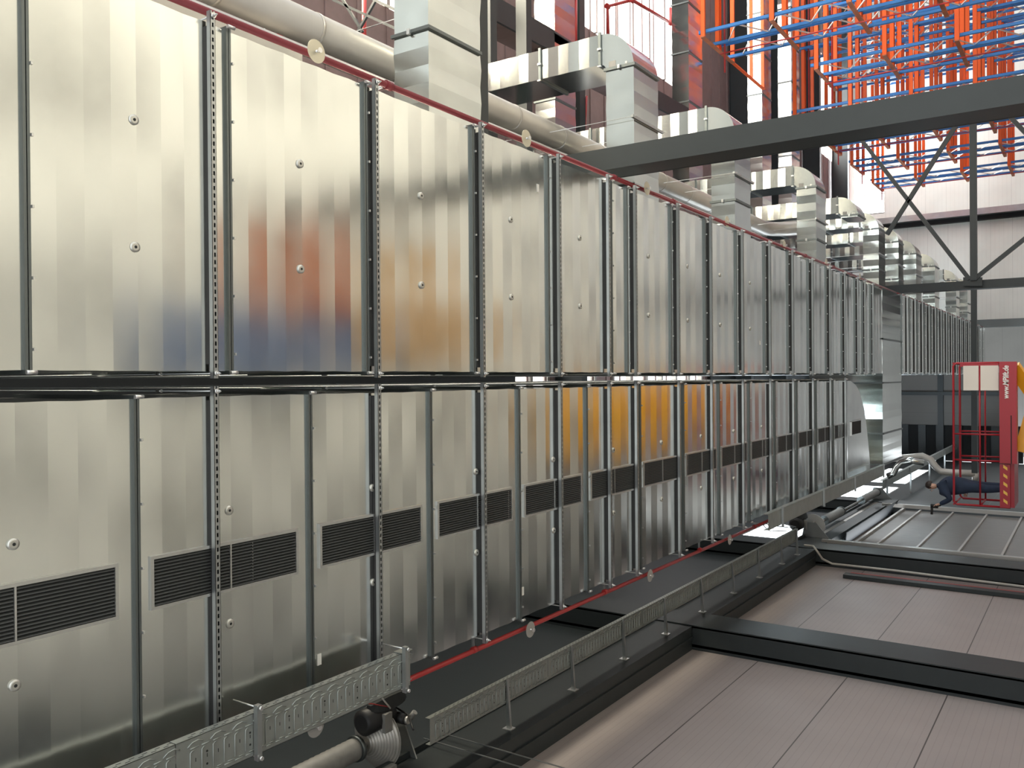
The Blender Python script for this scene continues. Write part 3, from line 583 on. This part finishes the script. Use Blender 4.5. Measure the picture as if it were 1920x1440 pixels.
def drum(par, x, y, z, sgn=1, R1=.30, mt='brace'):
    m = MB(); pts = []; rs = []; n = 14
    for k in range(n*2+1): pts.append((x, y+sgn*k*.008, z)); rs.append(R1-(R1-.10)*(k//2*2)/(2*n)-(.012 if k % 2 else 0))
    m.tube(pts, rs, mt, 36); m.tube([(x,y-sgn*.012,z), (x,y-sgn*.002,z)], R1+.012, mt, 36)
    for k in range(9):
        rr = .12+.026*k; yy_ = y+sgn*.008*2*14*(R1-rr)/(R1-.10); m.tube([(x+rr*math.cos(a*math.pi/18), yy_, z+rr*math.sin(a*math.pi/18)) for a in range(37)], .009, 'alu', 6, caps=False)
    return m.build('cable_drum', par)
drum(t, XS, 7.62, ZS+.02, sgn=-1, R1=.36)
m = MB(); m.loft([[(-4.98,7.92,8.2), (-4.98,7.94,8.2), (-4.98,7.94,9.1), (-4.98,7.92,9.1)], [(-4.1,7.92,8.62), (-4.1,7.94,8.62), (-4.1,7.94,8.85), (-4.1,7.92,8.85)]], 'rail'); m.build('end_bearing_plate', t)
m = MB(); m.box((-4.62,2,8.42), (-4.52,7.6,8.50), 'alu'); m.build('mounting_profile', t)
t = shaft(25.4, 36, 8.35, -4.3, 'far grey door shaft crossing in front of the bright windows', [(26.6, 28.6), (31.5, 34.0)])
drum(t, -4.3, 25.5, 8.37)
m = MB(); m.bar((-4.62,25.2,8.2), (-4.62,34.2,8.2), .12, .12, 'alu', up=(0,0,1)); m.build('mounting_profile', t)
for y in (25.1, 34.2):
    m = MB(); m.loft([[(-4.98,y,7.5), (-4.98,y+.02,7.5), (-4.98,y+.02,8.7), (-4.98,y,8.7)], [(-4.15,y,8.2), (-4.15,y+.02,8.2), (-4.15,y+.02,8.5), (-4.15,y,8.5)]], 'rail'); m.build('bearing_plate', t)
m = MB(); m.loft([[(-4.95,26.5,7.72), (-4.95,26.5,7.74), (-4.95,33.2,7.74), (-4.95,33.2,7.72)], [(-4.4,25.4,7.42), (-4.4,25.4,7.44), (-4.4,33.2,7.44), (-4.4,33.2,7.42)]], 'slate'); m.build('cover_sheet', t)
def motor(x, y, z, lab, s=1.0):
    t = thing('door_motor', (x,y,z), lab, 'door motor')
    m = MB(); m.tube([(x+.02,y-.30*s,z+.03), (x+.02,y-.27*s,z+.03), (x+.02,y+.15*s,z+.03), (x+.02,y+.19*s,z+.03)], [.10*s,.15*s,.15*s,.10*s], 'black', 20); m.build('gearbox', t)
    m = MB(); R_ = []
    for k in range(9):
        u = -1+2*k/8; w = .13*math.sqrt(max(0.05, 1-u*u*.85))*s; h = .09*math.sqrt(max(0.05, 1-u*u*.7))*s
        R_.append([(x+.16*s-h*.5,y+.1+u*.30*s,z-w), (x+.16*s+h,y+.1+u*.30*s,z-w*.6), (x+.16*s+h,y+.1+u*.30*s,z+w*.6), (x+.16*s-h*.5,y+.1+u*.30*s,z+w)])
    m.loft(R_, 'slot'); m.build('motor_housing', t)
    m = MB(); m.tube([(x-.05*s,y+.22*s,z-.2*s), (x-.05*s,y+.22*s,z-.06*s), (x-.05*s,y+.22*s,z)], [.06*s,.065*s,.05*s], 'black', 18); m.tube([(x-.05*s,y+.22*s,z-.24*s), (x-.05*s,y+.22*s,z-.2*s)], .045*s, 'brace', 14); m.tube([(x+.03*s,y+.30*s,z-.27*s), (x-.06*s,y+.28*s,z-.2*s)], .035*s, 'tube', 12); m.build('brake_drum', t)
    m = MB(); m.box((x-.12*s,y-.1*s,z-.16*s), (x+.10*s,y+.02*s,z-.11*s), 'tube'); m.tube([(x,y-.14*s,z), (x,y-.08*s,z)], .06*s, 'brace', 14); m.build('mount_plate', t)
    return t
t = motor(-4.0, 7.55, 8.62, 'black door motor at the bottom edge beside the grooved drum and thick shaft')
m = MB(); q = [Vector(at(775,1368,0,-4.0)), Vector(at(765,1340,0,-4.0)), Vector(at(735,1322,0,-3.95))]; m.tube([q[0], (q[0]+q[1])/2, q[1], q[2]], .012, 'black', 8); m.build('cable_loop', t)
motor(-4.2, 25.0, 8.62, 'black far door motor hanging in front of the bright window', 1.25)
# cables
def cable(pts, r, mt, lab, name='cable'):
    o = MB().tube(pts, r, mt, 8).build(name); return tag(o, lab, 'cable')
P0 = [at(710,1300,0,-3.6), at(722,1316,0,-3.75), at(732,1328,0,-3.85)]; cable(P0, .010, 'conduit', 'short grey cable dropping from the nearest tray to the door motor')
cable([at(668,1318,0,-3.6), at(700,1320,0,-3.7), at(730,1326,0,-3.85)], .006, 'red', 'thin red cable between the nearest tray and door motor')
for i, (a, b, c_) in enumerate([((1432,978),(1452,986),(1488,990)), ((1428,980),(1445,996),(1480,995)), ((1436,976),(1460,980),(1492,988))]):
    cable([at(*a,0,-3.4), at((a[0]+b[0])/2,(a[1]+b[1])/2+3,0,-3.6), at(*b,0,-3.8), at(*c_,0,-4.1)], .012, 'black', ['black cable sagging to the far door motor, middle one', 'lowest black cable sagging to the far door motor', 'uppermost black cable sagging to the far door motor'][i])
o = MB().tube([at(1508,1022,0,-4.45), at(1525,1024,0,-4.45), at(1534,1036,0,-4.5), at(1542,1048,0,-4.7), at(1560,1057,0,-4.85), at(1680,1070,0,-4.86), at(1920,1100,0,-4.87), at(1990,1109,0,-4.87)], .028, 'conduit', 10).build('conduit')
tag(o, 'pale grey conduit bending beside the second dark wall column', 'conduit')
for i, (px, py) in enumerate([(1570,1058), (1677,1073), (1795,1087), (1915,1101)]): pass
t = thing('wall_strip', (-5,22.4,0), 'long dark red strip fixed upright on the beige wall beside the conduit', 'strip')
m = MB(); m.box((-4.99,22.52,.3), (-4.93,22.72,6.72), 'red'); m.build('red_cover', t); m = MB(); m.box((-4.99,22.22,.3), (-4.90,22.50,6.8), 'steel'); m.build('dark_rail', t)
o = MB(); o.bar((-4.5,8.3,8.6), (-4.5,8.3,3.0), .012, .012, 'rail'); o.bar((-4.5,8.55,8.6), (-4.5,8.55,3.0), .012, .012, 'rail'); tag(o.build('door_guide'), 'pair of thin steel guide rods in front of the nearest beige panels', 'guide rod')
# far insulated pipes
YP = 34
o = MB().tube([at(1640,862,1,YP), at(1688,859,1,YP), at(1730,855,1,YP), at(1745,862,1,YP), at(1753,874,1,YP), at(1764,884,1,YP), at(1785,886,1,YP), at(1829,888,1,YP)], .12, 'pipe', 16).tube([at(1829,886,1,YP), at(1828,903,1,YP)], .10, 'pipe', 14).build('clad_pipe')
tag(o, 'beige clad pipe with an S bend left of the red basket', 'pipe')
for u in (1672, 1716): q = at(u,857,1,YP); m = MB(); m.tube([q, (q.x,q.y,13.9)], .01, 'bolt', 6); m.build('hanger_rod', o)
o = MB().tube([at(1664,893,1,YP-.6), at(1675,888,1,YP-.6), at(1681,876,1,YP-.6), at(1690,867,1,YP-.6), at(1706,863,1,YP-.6), at(1733,868,1,YP-.6)], .11, 'galv2', 16).build('bent_pipe')
tag(o, 'shiny galvanised pipe with a hook bend by the bright windows', 'pipe')
for u in (1690, 1720): q = at(u,866,1,YP-.6); m = MB(); m.tube([q, (q.x,q.y,13.9)], .01, 'bolt', 6); m.build('hanger_rod', o)
# ================================================================ LIFT WITH RED BASKET
YL = 22.3
t = thing('boom_lift', (-1.2,24,0), 'red work platform basket on a yellow lift, white lettering on its side', 'lift')
x0, x1, zf, zr = -2.98, .28, 3.25, 4.34; ya, yb_ = YL, YL+1.15
m = MB(); m.box((x0,ya,3.12), (x1,yb_,3.20), 'liftred'); m.box((x0,ya,3.2), (x1,ya+.02,3.32), 'liftred'); fl = m.build('platform_floor', t)
m = MB(); m.box((-1.98,ya-.14,3.06), (.30,ya+.1,3.40), 'liftred'); m.box((-1.98,ya-.145,3.16), (-.9,ya-.139,3.18), 'slot'); bx = m.build('side_box', t, bevel=.01)
m = MB(); m.box((x0,ya-.10,3.20), (-2.0,ya+.05,3.40), 'liftred')
for k in range(5):
    x = -2.9+k*.19; m.loft([[(x,ya-.104,3.25), (x+.07,ya-.104,3.25), (x+.13,ya-.104,3.33), (x+.06,ya-.104,3.33)], [(x,ya-.099,3.25), (x+.07,ya-.099,3.25), (x+.13,ya-.099,3.33), (x+.06,ya-.099,3.33)]], 'hazard')
m.build('hazard_beam', t)
def rails(y, par):
    m = MB(); r = .025
    m.tube([(x0,y,3.2), (x0,y,4.28), (x0+.06,y,zr), (x1-.06,y,zr), (x1,y,4.28), (x1,y,3.2)], r, 'liftred', 10)
    m.tube([(x0,y,3.8), (x1,y,3.8)], r*.8, 'liftred', 8)
    for x in (-1.35, -1.95): m.tube([(x,y,3.2), (x,y,zr)], r*.8, 'liftred', 8)
    return m.build('guard_rail', par)
rails(ya, t); rails(yb_, t)
m = MB()
for x in (x0, x1):
    for z in (3.8, zr): m.tube([(x,ya,z), (x,yb_,z)], .022, 'liftred', 8)
m.build('end_rail', t)
m = MB(); m.box((.2,ya-.03,3.42), (.27,ya+.5,4.2), 'liftred'); m.build('gate_plate', t)
for (a, b) in ((3.42, 3.78), (3.82, 4.13)):
    m = MB(); m.box((-.34,ya-.035,a), (.22,ya-.03+.02,b), 'white'); m.box((-.345,ya-.045,a), (-.32,ya-.01,b), 'white'); m.build('white_board', t)
# lettering on the side box
cu = bpy.data.curves.new('lettering', 'FONT'); cu.body = 'www.MPlift.de'; cu.size = .155; cu.extrude = .004; cu.align_x = 'CENTER'; cu.align_y = 'CENTER'; cu.offset = .004; cu.shear = .2
tmp = bpy.data.objects.new('tmp', cu); sc.collection.objects.link(tmp); bpy.context.view_layer.update()
me = bpy.data.meshes.new_from_object(tmp.evaluated_get(bpy.context.evaluated_depsgraph_get())); bpy.data.objects.remove(tmp)
lo = bpy.data.objects.new('lettering', me); sc.collection.objects.link(lo); me.materials.clear(); me.materials.append(M['white_text'])
wd = max(v.co.x for v in me.vertices)-min(v.co.x for v in me.vertices); sx = .74/wd
for v in me.vertices: v.co.x *= sx
lo.parent = t; lo.rotation_euler = (math.radians(90), 0, 0); lo.location = Vector((-.16,ya-.148,3.265))-t.location; tag(lo, 'white slanted lettering')
# yellow boom and chassis
m = MB(); m.bar((.2,ya+.25,3.15), (-.55,ya+.5,2.72), .22, .26, 'yellow'); m.bar((-.5,ya+.55,2.72), (-1.75,ya+.4,3.02), .22, .26, 'yellow'); m.build('jib', t)
m = MB(); m.bar((-.6,ya+.5,2.75), (-1.1,26.5,1.5), .30, .34, 'yellow'); m.bar((-1.1,26.5,1.5), (-1.0,20.4,1.0), .36, .4, 'yellow'); m.build('boom', t)
m = MB(); m.box((-2.2,19.6,.5), (-.1,26.4,1.05), 'yellow'); m.box((-1.9,20.6,1.05), (-.3,23.2,1.5), 'yellow'); m.build('chassis', t, bevel=.05)
for x in (-2.3, -.05):
    for y in (20.6, 25.4): m = MB(); m.tube([(x-.15,y,.45), (x-.12,y,.45), (x+.12,y,.45), (x+.15,y,.45)], [.38,.45,.45,.38], 'black', 28); m.tube([(x-.16,y,.45), (x+.16,y,.45)], .2, 'yellow', 16); m.build('wheel', t)
# ================================================================ PERSON
def body_mesh(name, verts, edges, radii, mt, parent=None, lab=None):
    me = bpy.data.meshes.new(name); me.from_pydata(verts, edges, []); o = bpy.data.objects.new(name, me); sc.collection.objects.link(o)
    sk = o.modifiers.new('skin', 'SKIN'); sk.use_smooth_shade = True
    if not me.skin_vertices: me.attributes  # layer is created by the modifier
    for i, r in enumerate(radii):
        me.skin_vertices[0].data[i].radius = (r if isinstance(r, tuple) else (r, r)); me.skin_vertices[0].data[i].use_root = (i == 0)
    ss = o.modifiers.new('sub', 'SUBSURF'); ss.levels = 2; ss.render_levels = 2
    bpy.context.view_layer.update()
    m2 = bpy.data.meshes.new_from_object(o.evaluated_get(bpy.context.evaluated_depsgraph_get()))
    o.modifiers.clear(); o.data = m2; m2.materials.clear(); m2.materials.append(M[mt])
    for p in m2.polygons: p.use_smooth = True
    o.parent = parent; return o
PX, PY, PZ = -2.60, YL+.45, 3.21
pr = thing('person', (PX,PY,PZ), 'person in navy workwear standing in the red basket, one arm raised to a tool', 'person')
# local: X hall-right, Y forward, Z up; the person faces left (-X)
V_ = [(0,0,.95), (0,0,1.12), (-.01,0,1.30), (-.02,0,1.42), (-.03,0,1.50), (-.04,0,1.56),            # 0 pelvis .. 5 neck
      (-.01,.18,1.42), (.03,.24,1.15), (-.14,.22,.98),                                       # 6 far shoulder, elbow, wrist
      (-.06,-.18,1.43), (-.30,-.24,1.22), (-.44,-.20,1.46),                                  # 9 near shoulder, elbow, wrist (raised)
      (0,.10,.90), (.01,.11,.50), (.04,.12,.10), (-.06,.12,.05),                             # 12 far leg
      (0,-.10,.90), (-.03,-.12,.50), (0,-.13,.10), (-.10,-.13,.05)]
E_ = [(0,1),(1,2),(2,3),(3,4),(4,5),(3,6),(6,7),(7,8),(3,9),(9,10),(10,11),(0,12),(12,13),(13,14),(14,15),(0,16),(16,17),(17,18),(18,19)]
Rr = [(.24,.20),(.24,.21),(.26,.22),(.20,.18),(.075,.07),(.06,.06),.10,.072,.05,.10,.075,.05,.15,.105,.075,.05,.15,.105,.075,.05]
b = body_mesh('body', V_, E_, Rr, 'cloth', pr)
hd = body_mesh('head', [(-.04,0,1.54), (-.05,0,1.62), (-.055,0,1.70), (-.05,0,1.765)], [(0,1),(1,2),(2,3)], [(.05,.05),(.085,.075),(.098,.08),(.06,.055)], 'skin', pr)
m = MB(); o_ = (PX,PY,PZ)
def pl_(v): return (PX+v[0], PY+v[1], PZ+v[2])
nr = []
for i in range(7):
    a = i/6*math.pi*.62; z = 1.70+.105*math.cos(a); rr = .112*math.sin(a)+.004
    nr.append([pl_((-.035+rr*1.0*math.cos(k*math.pi/8)*(1 if math.cos(k*math.pi/8) > -.3 else .72), rr*.9*math.sin(k*math.pi/8), z)) for k in range(16)])
m.loft(nr, 'hair'); m.build('hair', pr)
m = MB(); m.tube([pl_((-.15,0,1.665)), pl_((-.172,0,1.655))], [.016,.010], 'skin', 8)
for s_ in (-1, 1): m.tube([pl_((-.04,s_*.082,1.67)), pl_((-.035,s_*.095,1.67))], .022, 'skin', 8); m.tube([pl_((-.143,s_*.033,1.69)), pl_((-.150,s_*.033,1.69))], .010, 'slot', 8)
m.tube([pl_((-.146,-.022,1.625)), pl_((-.148,.022,1.625))], .006, 'red', 6); m.build('face', pr)
def hand(base, d, side, nm):
    d = Vector(d).normalized(); sv = Vector(side).normalized(); base = Vector(base); up = d.cross(sv)
    Vh = [tuple(base), tuple(base+d*.05), tuple(base+d*.085)]; Eh = [(0,1),(1,2)]; Rh = [(.028,.028), (.042,.02), (.040,.018)]
    for k, (off, ln) in enumerate([(-.030,.06), (-.010,.072), (.010,.068), (.030,.052)]):
        i0 = len(Vh); p = base+d*.095+sv*off; Vh += [tuple(p), tuple(p+d*ln*.5+up*.012), tuple(p+d*ln*.75+up*.035)]; Eh += [(2,i0),(i0,i0+1),(i0+1,i0+2)]; Rh += [.0095,.009,.008]
    i0 = len(Vh); p = base+d*.045-sv*.045; Vh += [tuple(p), tuple(p+d*.035-sv*.012+up*.02)]; Eh += [(1,i0),(i0,i0+1)]; Rh += [.011,.009]
    return body_mesh(nm, Vh, Eh, Rh, 'skin', pr)
hand((-.44,-.20,1.46), (-.25,.1,1), (0,1,0), 'hand'); hand((-.14,.22,.98), (-1,-.05,-.1), (0,0,1), 'hand')
m = MB()
for y_, x_ in ((.12,-.05), (-.13,-.09)): m.loft([[pl_((x_+a_,y_+b_,z_)) for a_, b_ in ((-.13*s,-.045*s),(-.10*s,.045*s),(.14*s,.045*s),(.14*s,-.045*s))] for z_, s in ((0,1),(.05,1),(.10,.7))], 'black')
m.build('boots', pr)
o = MB().tube([pl_((-.50,-.17,1.50)), pl_((-.50,-.17,1.66))], .05, 'black', 14).tube([pl_((-.50,-.17,1.63)), pl_((-.70,-.17,1.64))], .028, 'black', 12).tube([pl_((-.47,-.19,1.44)), pl_((-.49,-.18,1.52))], .024, 'black', 10).build('power_drill')
tag(o, 'black power tool held up by the person in the basket', 'tool')
# ================================================================ THINGS ON THE FLOOR (seen mirrored in the ducts)
def stack(name, lab, cat, grp, n, fn):
    for k in range(n): o = fn(k); o.name = name; tag(o, lab, cat, grp)
def beam_f(k):
    r = k % 8; c_ = k//8; return MB().box((1.2+r*.19,9.7,.12+c_*.13), (1.34+r*.19,11.6,.24+c_*.13), 'orange_dim').build('loose_beam')
stack('loose_beam', 'orange rack beam in the stack on the floor, mirrored in the upper duct', 'rack beam', 'loose orange beams on the floor', 24, beam_f)
def up_f(k):
    r = k % 7; c_ = k//7; return MB().box((.05+r*.17,7.6,.12+c_*.12), (.17+r*.17,12.4,.22+c_*.12), 'blue_dim').build('loose_upright')
stack('loose_upright', 'blue rack upright in the stack on the floor, mirrored in the upper duct', 'rack upright', 'loose blue uprights on the floor', 14, up_f)
for j, (x, y, h) in enumerate([(.3,12.9,4), (1.6,13.4,3), (.4,14.4,6)]):
    for k in range(h):
        m = MB(); z = k*.15
        for q in range(3): m.box((x,y+q*.35,z), (x+1.2,y+q*.35+.1,z+.10), 'wood')
        for q in range(5): m.box((x+q*.27,y,z+.10), (x+q*.27+.12,y+.8,z+.125), 'wood')
        tag(m.build('pallet'), 'wooden pallet in %s, mirrored in the duct' % ['the short stack next to the orange beams', 'the lowest stack right of the others', 'the tallest stack'][j], 'pallet', 'wooden pallets on the floor, stack %s' % ['beside beams', 'at right', 'tallest'][j])
m = MB()
for y in (9.9, 11.3): m.box((.0,y,0), (2.8,y+.1,.12), 'wood')
tag(m.build('timber_bearers'), 'timber bearers under the stacked rack parts', 'timber', kind=None)
